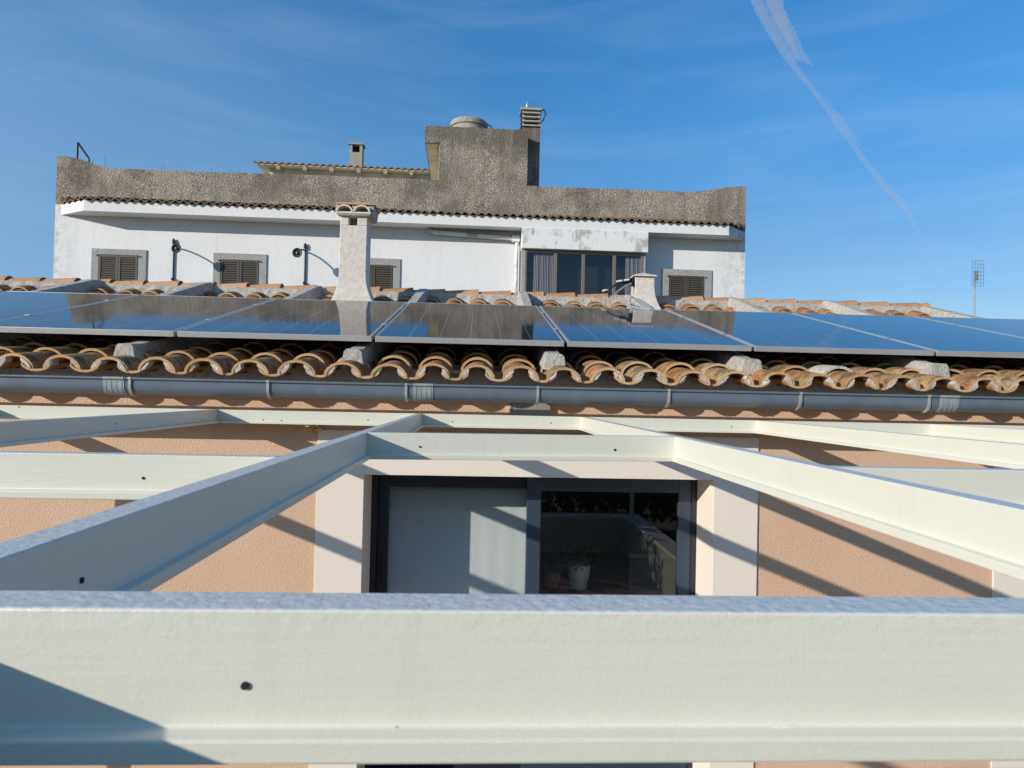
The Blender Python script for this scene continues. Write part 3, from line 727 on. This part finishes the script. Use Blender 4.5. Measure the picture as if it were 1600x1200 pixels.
# ------------------------------------------------------------------ terrace behind the camera (mirrored in the door glass)
t = thing('terrace_wall', 'low rendered terrace wall with pale coping, mirrored in the right door pane', 'wall', (0, -2.2, GZ))
MB().box(-8, 2.66, -2.2, -2.0, GZ-.012, -1.94).build('wall', 'drystone', t)
MB().box(2.46, 2.66, -1.9995, 3.0, GZ-.01, -1.94).build('wall', 'drystone', t)
MB().box(-8.03, 2.69, -2.23, -1.97, -1.9395, -1.90).build('coping', 'offwhite', t, bevel=.006)
MB().box(2.43, 2.69, -1.9695, 3.02, -1.9395, -1.9005).build('coping', 'offwhite', t, bevel=.006)
hd = MB()
for k in range(26000):
    p_ = Vector((random.uniform(-9, 8), -4.2+random.gauss(0, .30), GZ+random.uniform(0, 1.6)+abs(random.gauss(0, .5)))); hd.cur = random.random()
    d1 = Vector((random.uniform(-1, 1), random.uniform(-1, 1), random.uniform(-1, 1))).normalized()*.10
    d2 = d1.cross(Vector((random.uniform(-1, 1), random.uniform(-1, 1), random.uniform(-1, 1)))).normalized()*.05
    hd.add([p_-d1, p_+d2, p_+d1, p_-d2], [(0, 1, 2, 3)])
tag(hd.build('hedge', 'leaf', fix=False), 'dark green hedge beyond the terrace wall, mirrored in the door glass', 'hedge')

# ------------------------------------------------------------------ white building behind
TH = .0198; B0 = Vector((0, 20.08, 0))
FB = Matrix.Translation(B0) @ Matrix.Rotation(TH, 4, 'Z'); FBi = FB.inverted()
def B(px, py, v=0.0):                         # picture point on the building plane v -> (u, z)
    d_ = FBi.to_3x3() @ ray(px, py); o_ = FBi @ Vector((0, 0, 0)); k = (v-o_.y)/d_.y; p_ = o_+d_*k
    return p_.x, p_.z
bld = thing('apartment_building', 'white two storey building with brown pebbledash parapet and shuttered windows, behind the tiled roof', 'building', (B0.x, B0.y, GZ), TH)
uL = B(86, 340)[0]; uR = B(1164, 400)[0]
zt0 = B(600, 327.5, -.7)[1]                      # front edge of the tile strip
def bb(m, name, mat, parent=bld, **k): return m.build(name, mat, parent, FB, **k)
m = MB()
zs1 = zt0-.03; zs0 = B(130, 329, -.6)[1]
m.box(uL, uR, 0, 9.0, GZ, zs1); bb(m, 'wall', 'white')
# parapet, one solid outline with the rising ends
top = [(90, 245), (101, 243.5), (112, 245.5), (130, 250), (150, 257), (165, 261.5), (185, 263.5), (300, 267.5), (500, 274), (686, 281.5), (825, 290), (843, 291), (960, 295), (1080, 300), (1100, 298), (1130, 293.5), (1152, 291), (1165.5, 291)]
tp = [B(*p_) for p_ in top]; tp[0] = (uL, tp[0][1]); tp[-1] = (uR, tp[-1][1])
m = MB(); m.loft([[(u, 0, z), (u, .28, z), (u, .28, zs1+.0005), (u, 0, zs1+.0005)] for u, z in tp])
for u in (uL, uR-.28): m.box(u, u+.28, .281, 9.0, zs1+.0005, B(1165, 291)[1] if u > 0 else B(90, 245)[1]-.3)
m.box(uL+.28, uR-.28, 8.72, 9.0, zs1+.0005, B(600, 278)[1]); bb(m, 'parapet', 'pebble')
MB_ = MB().box(uL+.2805, uR-.2805, .2815, 8.7195, zs1+.001, zs1+.1); bb(MB_, 'roof_deck', 'concrete')
# eave slab with splayed ends
ue0, ue1 = B(130, 329, -.6)[0], B(1139, 360, -.6)[0]
pl = [(uL+.15, -.0005), (ue0, -.6), (ue1, -.6), (uR-.06, -.0005)]
m = MB(); m.prism(pl, lambda p_, t_: (p_[0], p_[1], t_), zs0, zs1); bb(m, 'eave_slab', 'white')
# strip of small roof tiles on the slab
m = MB(); N_ = int((uR-uL-.15)/.028); rows = []
for i in range(N_+1):
    u = uL+.15+(uR-uL-.15)*i/N_; wv = .032*math.cos(2*math.pi*u/.222)+.008*math.sin(u*9.1)+random.uniform(-.004, .004)
    vf = -.70
    if u < ue0: vf = -.70*(u-uL-.10)/(ue0-uL-.10)
    if u > ue1: vf = -.70*(uR-.0-u)/(uR-ue1)
    vf = min(vf, -.02); zf = zs1+.045
    rows.append([(u, vf, zf+wv), (u, -.0005, zf+.17+wv), (u, -.0005, zf+.10+wv), (u, vf, zf-.032+wv)])
m.loft(rows); bb(m, 'eave_tiles', 'tile_dark', fix=True)
# shuttered windows
def slat_leaf(u0, u1, z0, z1, v):
    m = MB(); fw = .055
    m.box(u0, u0+fw, v, v+.035, z0, z1); m.box(u1-fw, u1, v, v+.035, z0, z1); m.box(u0+fw, u1-fw, v+.001, v+.034, z1-fw, z1); m.box(u0+fw, u1-fw, v+.001, v+.034, z0, z0+fw)
    n_ = int((z1-z0-2*fw)/.062)
    for k in range(n_):
        z = z0+fw+(k+.5)*(z1-z0-2*fw)/n_
        m.loft([[(u, v+.004, z-.028), (u, v+.009, z-.031), (u, v+.031, z+.018), (u, v+.026, z+.021)] for u in (u0+fw, u1-fw)])
    return m
for (ox0, oy, ox1, ix0, iy, ix1) in ((144, 388, 230, 155, 397.5, 217), (334, 395, 417.5, 345, 405.5, 405.5), (541, 402, 626, 552, 413, 614.5), (1033.5, 420, 1112, 1045, 430.5, 1100)):
    u0, z1 = B(ox0, oy); u1 = B(ox1, oy)[0]; i0, iz1 = B(ix0, iy); i1 = B(ix1, iy)[0]; z0 = z1-1.75; iz0 = iz1-1.35
    m = MB(); m.box(u0, i0, -.035, -.0005, z0, z1); m.box(i1, u1, -.035, -.0005, z0, z1); m.box(i0, i1, -.0345, -.0005, iz1, z1); m.box(i0, i1, -.0345, -.0005, z0, iz0)
    wdw = bb(m, 'window', 'stone', bevel=.006)
    bb(MB().box(i0+.001, i1-.001, -.006, -.0008, iz0, iz1), 'backing', 'dark', wdw)
    um = (i0+i1)/2
    for a, b in ((i0+.01, um-.006), (um+.006, i1-.01)): bb(slat_leaf(a, b, iz0+.01, iz1-.01, -.045), 'shutter', 'shutter', wdw)
    m = MB()
    for a in (i0-.03, i1+.03): bb(MB().tube([(a, -.036, iz1-.03), (a, -.075, iz1-.03)], .02, 8), 'shutter_catch', 'iron', wdw)
# bay with boxed head
u0, zbt = B(816, 360, -.6); u1, zbb = B(1012.5, 394, -.6)[0], B(914, 391, -.6)[1]
m = MB(); m.box(u0, u1, -.62, -.0005, zbb, zs0-.0005); bay = bb(m, 'bay', 'dirty', bevel=.01)
for xa, xb in ((u0+.02, u0+.10), (u1-.10, u1-.03)): bb(MB().box(xa, xb, -.46, -.0006, GZ, zbb-.0005), 'bay_post', 'stone', bay)
g0 = u0+.10; g1 = u1-.10; zw0 = zbb-2.0; v0 = -.47
m = MB(); m.box(g0, g1, v0, -.01, zbb-2.2, zw0)
mull = [B(x_, 420, v0)[0] for x_ in (868, 911.5, 960)]
fw = .05
m.box(g0, g0+fw*1.2, v0, v0+.08, zw0, zbb-.001); m.box(g1-fw*1.2, g1, v0, v0+.08, zw0, zbb-.001)
edges = [g0+fw*1.2]+mull+[g1-fw*1.2]
m.box(g0+fw*1.2, g1-fw*1.2, v0+.001, v0+.079, zbb-.09, zbb-.001); m.box(g0+fw*1.2, g1-fw*1.2, v0+.001, v0+.079, zw0, zw0+.06)
for mu in mull: m.box(mu-.045, mu+.045, v0-.004, v0+.076, zw0+.06, zbb-.09)
fr = bb(m, 'window_frame', 'bronze', bay, bevel=.006)
for i in range(4):
    a = edges[i]+(.045 if i else 0); b = edges[i+1]-(.045 if i < 3 else 0)
    bb(MB().box(a, b, v0+.04, v0+.046, zw0+.06, zbb-.09), 'window_pane', 'darkglass', bay)
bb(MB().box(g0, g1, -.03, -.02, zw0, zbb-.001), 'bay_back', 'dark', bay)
for px0, px1, lab in ((833, 866, 'grey striped curtain behind the leftmost pane of the bay window'), (976, 1002, 'grey striped curtain behind the rightmost pane of the bay window')):
    a = B(px0, 420, -.3)[0]; b = B(px1, 420, -.3)[0]; m = MB(); n_ = 70
    ys = [v0+.11+.025*math.sin(i*1.15)+.008*math.sin(i*.37) for i in range(n_+1)]
    m.loft([[(a+(b-a)*i/n_, ys[i], z) for i in range(n_+1)]+[(a+(b-a)*i/n_, ys[i]+.004, z) for i in range(n_, -1, -1)] for z in (zw0+.02, zbb-.1)])
    tag(m.build('curtain', 'curtain', None, FB, smooth=True), lab, 'curtain')
# drainpipe under the eave
def Bp(px, py, v): u, z = B(px, py, v); return (u, v, z)
m = MB(); m.tube([Bp(668, 357, -.14), Bp(672, 361.5, -.14), Bp(680, 363, -.14), Bp(795, 372.5, -.14), Bp(803, 374, -.14)], .055, 10)
m.tube([Bp(806, 371, -.12), Bp(807.5, 380, -.12), (Bp(808, 390, -.12)[0], -.12, GZ)], .05, 10)
m.box(Bp(800, 372, -.12)[0], Bp(812, 372, -.12)[0], -.2, -.04, Bp(806, 378, -.12)[2], Bp(806, 369, -.12)[2])
bb(m, 'drainpipe', 'dirty', smooth=True)
m = MB(); a = Bp(672, 356, -.06); b = Bp(806, 367, -.06)
m.loft([[(p_[0], -.12, p_[2]+.03), (p_[0], -.001, p_[2]+.03), (p_[0], -.001, p_[2]-.07), (p_[0], -.12, p_[2]-.07)] for p_ in (a, b)]); bb(m, 'pipe_ledge', 'concrete')
# roof tower
tu0 = B(686.5, 250)[0]; tu1 = B(824.5, 240)[0]; tz = B(740, 203)[1]; so_ = B(664, 223)[0]; sz0 = B(675, 223)[1]; sz_top = B(700, 200)[1]
m = MB(); m.box(tu0, tu1, -.003, 3.6, B(700, 300)[1], sz0-.0005); m.box(so_, tu1, -.0035, 3.6, sz0, sz_top)
n_ = 60; m.loft([[(so_+(tu1-so_)*i/n_, -.0035, sz_top), (so_+(tu1-so_)*i/n_, .16, sz_top), (so_+(tu1-so_)*i/n_, .16, sz_top+.03+random.uniform(0, .035)), (so_+(tu1-so_)*i/n_, -.0035, sz_top+.03+random.uniform(0, .035))] for i in range(n_+1)])
twr = bb(m, 'roof_tower', 'pebble')
bb(MB().box(so_+.02, tu0-.002, .05, 3.58, sz0-.012, sz0-.001), 'tower_soffit', 'creamwall', twr)
bb(MB().box(tu0-.012, tu0-.0015, .06, 3.55, B(700, 300)[1], sz0-.013), 'tower_side', 'creamwall', twr)
# louvred chimney stack
vS = .45; su0, su1 = B(816.5, 210, vS)[0], B(843.5, 230, vS)[0]; szt = B(830, 195, vS)[1]
m = MB(); m.box(su0, su1, vS, vS+.5, B(830, 300, vS)[1], szt); st = bb(m, 'chimney_stack', 'pebble', bevel=.01)
m = MB(); lu0, lu1 = B(813.5, 180, vS)[0], B(846.5, 180, vS)[0]; zt_ = B(830, 168.5, vS)[1]
nl = 4
for k in range(nl+1):
    z = szt+(zt_-szt)*(k/nl); hh = .055 if k < nl else .075
    m.loft([rect(lu0+(.03 if k < nl else 0), lu1-(.03 if k < nl else 0), vS-.06, vS+.56, z-hh+(.0 if k else .0)), rect(lu0+(.05 if k < nl else 0), lu1-(.05 if k < nl else 0), vS-.03, vS+.53, z)])
for uu in (lu0+.06, lu1-.10):
    for vv in (vS, vS+.46): m.box(uu, uu+.04, vv, vv+.04, szt-.03, zt_-.05)
bb(m, 'chimney_louvre', 'concrete', st)
bb(MB().box(su0+.08, su1-.08, vS+.1, vS+.4, szt, zt_-.09), 'flue', 'dark', st)
m = MB(); pts = [(su1+.02, vS-.02, zt_-.02), (su1+.13, vS-.03, zt_-.06), (su1+.16, vS-.03, zt_-.2), (su1+.10, vS-.02, zt_-.33), (su1+.03, vS-.01, zt_-.42)]
m.tube(pts, .014, 6); m.tube([(p_[0]-.03, p_[1]-.02, p_[2]-.03) for p_ in pts], .012, 6)
tag(m.build('cable_loop', 'black', None, FB), 'black cable loop hanging beside the louvred chimney top of the tower', 'cable')
# aerial on the stack
t = thing('television_aerial', 'tiny aerial with thin angled rods on top of the louvred chimney', 'aerial', FB @ Vector((su0+.2, vS+.2, zt_)))
def tb(pts, r, name, par, mat='antenna', n_=6): return MB().tube(pts, r, n_).build(name, mat, par, FB)
tb([(su0+.02, vS+.1, zt_+.02), (su0+.35, vS+.1, zt_+.05)], .018, 'boom', t)
tb([(su0+.12, vS+.1, zt_-.001), (su0+.12, vS+.1, zt_+.15)], .02, 'mast', t)
for k in range(4): tb([(su0+.08+k*.07, vS+.1, zt_+.06), (su0+.14+k*.09, vS+.08, zt_+.20+k*.02)], .008, 'rod', t)
# water tank
tc_ = Bp(733, 195, 1.25); rr = .56; ztk = B(733, 182, .70)[1]
t = thing('water_tank', 'round concrete water tank with a rimmed lid on the roof tower', 'water tank', FB @ Vector((tc_[0], 1.25, sz_top)))
MB().lathe((tc_[0], 1.25, 0), [(rr*.93, sz_top), (rr*.95, ztk-.16), (rr*.93, ztk-.15)], 32).build('tank', 'concrete', t, FB, smooth=True)
MB().lathe((tc_[0], 1.25, 0), [(rr*.97, ztk-.165), (rr*1.02, ztk-.15), (rr*1.02, ztk-.02), (rr*.95, ztk+.02), (rr*.5, ztk+.04), (.02, ztk+.045)], 32).build('lid', 'concrete', t, FB, smooth=True)
m = MB(); m.tube([(tc_[0]+rr*1.0, 1.1, ztk-.06), (tc_[0]+rr*1.15, 1.1, ztk-.10), (tc_[0]+rr*1.3, 1.1, ztk-.25), (tc_[0]+rr*1.32, 1.1, sz_top)], .018, 6); m.build('pipe', 'black', t, FB)
# roof room with tiled canopy
vC = 5.2; cu0, czt = B(396, 252, vC); cu1 = B(672, 262, vC)[0]
m = MB(); rows = []; N_ = int((cu1-cu0)/.03)
for i in range(N_+1):
    u = cu0+(cu1-cu0)*i/N_; wv = .035*math.cos(2*math.pi*u/.24)
    rows.append([(u, vC, czt+wv), (u, vC+2.3, czt+.30+wv), (u, vC+2.3, czt+.22+wv), (u, vC, czt-.05+wv)])
m.loft(rows); can = bb(m, 'canopy_roof', 'tile_dark')
bb(MB().box(cu0+.1, cu1, vC+.02, vC+2.2, czt-.085, czt-.065), 'canopy_board', 'creamwall', can)
bb(MB().box(cu0+.45, cu1, vC+.40, vC+2.3, zs1+.1, czt-.09), 'canopy_wall', 'creamwall', can)
for px in (434, 475.5, 517.5, 560, 602, 642.5): 
    u = B(px, 262, vC)[0]; bb(MB().box(u-.07, u+.07, vC+.04, vC+.3995, czt-.22, czt-.087), 'rafter', 'wood', can)
vK = 6.4; k0, k1 = B(546, 240, vK)[0], B(566, 240, vK)[0]; kz1 = B(556, 226, vK)[1]; kz0 = czt+.05
m = MB(); m.box(k0, k1, vK, vK+.4, kz0, kz1-.28); 
for a, b in ((k0, k0+.1), (k1-.1, k1)): m.box(a, b, vK, vK+.4, kz1-.281, kz1)
ck = bb(m, 'roof_chimney', 'concrete'); bb(MB().box(k0-.05, k1+.05, vK-.05, vK+.45, kz1, kz1+.06), 'chimney_cap', 'concrete', ck)
bb(MB().box(k0+.1, k1-.1, vK+.2, vK+.38, kz1-.28, kz1-.001), 'flue', 'dark', ck)
# bent handrail at the left end
t = thing('handrail', 'bent blue grey pipe handrail sticking up above the left end of the parapet', 'handrail', FB @ Vector((*B(120, 250, .4)[:1], .4, 5.0)))
tb([Bp(120, 260, .4), Bp(121.5, 222.5, .4)], .03, 'upright', t, 'iron', 8); tb([Bp(121.5, 222.5, .4), Bp(139, 247.5, .5)], .026, 'rail', t, 'iron', 8); tb([Bp(139, 247.5, .5), Bp(139, 262, .5)], .026, 'upright', t, 'iron', 8)
# short wires over the parapet
m = MB()
for px, py in ((145, 248), (164, 246), (203, 260), (253, 256), (257, 257), (283, 257), (331, 261), (357, 264), (361, 264), (373, 265)):
    p_ = Bp(px, py, .35); q_ = (p_[0]+random.uniform(-.03, .03), .35, p_[2]-.35); m.tube([p_, q_], .0055, 5)
tag(m.build('wire_spikes', 'antenna', None, FB), 'sparse thin wire ends poking above the left half of the parapet', 'wires')
# wall lamps
def lamp(px, ptop, pbot, hx, hy, L_a, label):
    u, z = B(px, ptop); hu, hz = B(hx, hy, -L_a)
    t = thing('wall_lamp', label, 'lamp', FB @ Vector((u, -.05, z-1)), TH, 'wrought iron lamps on the white facade')
    m = MB(); m.tube([(u, -.03, z-2.6), (u, -.03, z-.02)], .022, 8); m.build('pole', 'iron', t, FB)
    MB().lathe((u, -.05, z-.06), [(.02, 0), (.05, .03), (.03, .07), (.045, .10), (.01, .17)], 10).build('finial', 'iron', t, FB, smooth=True)
    MB().lathe((u, -.05, z-1.05), [(.03, 0), (.055, .03), (.03, .06)], 10).build('collar', 'iron', t, FB)
    m = MB(); P = []
    for k in range(13):
        s_ = k/12; P.append((u+(hu-u)*s_, -.03-(L_a-.10)*s_, z-.12+(hz-z+.12)*s_+.07*math.sin(math.pi*s_)))
    m.tube(P, .023, 6); m.build('arm', 'iron', t, FB)
    ring = lambda r_, y_: [(hu+r_*math.cos(2*math.pi*k/20), -L_a+y_, hz+r_*math.sin(2*math.pi*k/20)-y_*.35*0) for k in range(20)]
    MB().loft([ring(.03, .10), ring(.06, .08), ring(.12, .03), ring(.135, -.01), ring(.125, -.012), ring(.05, .05)]).build('lamp_shade', 'shade', t, FB, smooth=True)
    MB().loft([ring(.01, -.02), ring(.03, -.01), ring(.04, .02), ring(.03, .055)]).build('bulb', 'shade', t, FB, smooth=True)
lamp(272.5, 379, 440, 275.5, 388, .66, 'wall lamp on an iron pole between the first and second shuttered windows')
lamp(477.5, 386, 442, 464.5, 395, .68, 'wall lamp on an iron pole between the second window and the tall chimney')

# ------------------------------------------------------------------ far aerial on the right
YA = 26; t = thing('panel_aerial', 'grid panel television aerial on a thin mast against the sky at the right', 'aerial', (at(1523, 488, YA).x, YA, GZ))
p0 = at(1523, 440, YA); MB().tube([(p0.x, YA, GZ), (p0.x, YA, at(1523, 428, YA).z)], .028, 8).build('mast', 'zinc', t)
m = MB(); x0, x1 = at(1515.5, 440, YA).x, at(1533.5, 440, YA).x; z0, z1 = at(1524, 448.5, YA).z, at(1524, 408, YA).z
for k in range(5): x = x0+(x1-x0)*k/4; m.box(x-.004, x+.004, YA-.12, YA-.11, z0, z1)
for k in range(8): z = z0+(z1-z0)*k/7; m.box(x0, x1, YA-.125, YA-.12, z-.004, z+.004)
m.build('grid', 'antenna', t)
p_ = at(1524, 428, YA); MB().box(p_.x-.04, p_.x+.05, YA-.10, YA+.04, p_.z-.25, p_.z+.10).build('bracket', 'boxgrey', t, bevel=.01)

# ------------------------------------------------------------------ contrail
YQ = 3000.0; m = MB()
def strand(pts, wpx):
    P = [at(x_, y_, YQ) for x_, y_ in pts]; fine = []; rs = []
    for i in range(len(P)-1):
        for k in range(10):
            s_ = k/10; fine.append(P[i].lerp(P[i+1], s_)+Vector((random.uniform(-1.5, 1.5), 0, random.uniform(-1.5, 1.5)))); rs.append(max(2, (wpx[i]+(wpx[i+1]-wpx[i])*s_)*YQ/F/2*random.uniform(.88, 1.10)))
    fine.append(P[-1]); rs.append(1.0); m.tube(fine, 1, 14, rs)
strand([(1172, -20), (1190, 18), (1208, 50), (1225, 78), (1240, 102), (1262, 130), (1290, 165), (1320, 208), (1350, 250), (1380, 290), (1405, 312), (1425, 342), (1440, 372)], [20, 18, 17, 16, 11, 8, 10, 10, 9, 11, 11, 8, 3])
strand([(1195, -20), (1212, 12), (1232, 48), (1252, 86), (1272, 104)], [22, 20, 18, 15, 3])
strand([(1205, -10), (1222, 40), (1240, 84), (1255, 96)], [26, 24, 18, 4])
strand([(1290, 150), (1315, 190), (1335, 215), (1352, 236)], [3, 8, 7, 2])
tag(m.build('contrail', 'trail', smooth=True, fix=True), 'thin white aircraft contrail slanting down across the blue sky at upper right', 'contrail')
bpy.data.objects['contrail'].modifiers.clear()
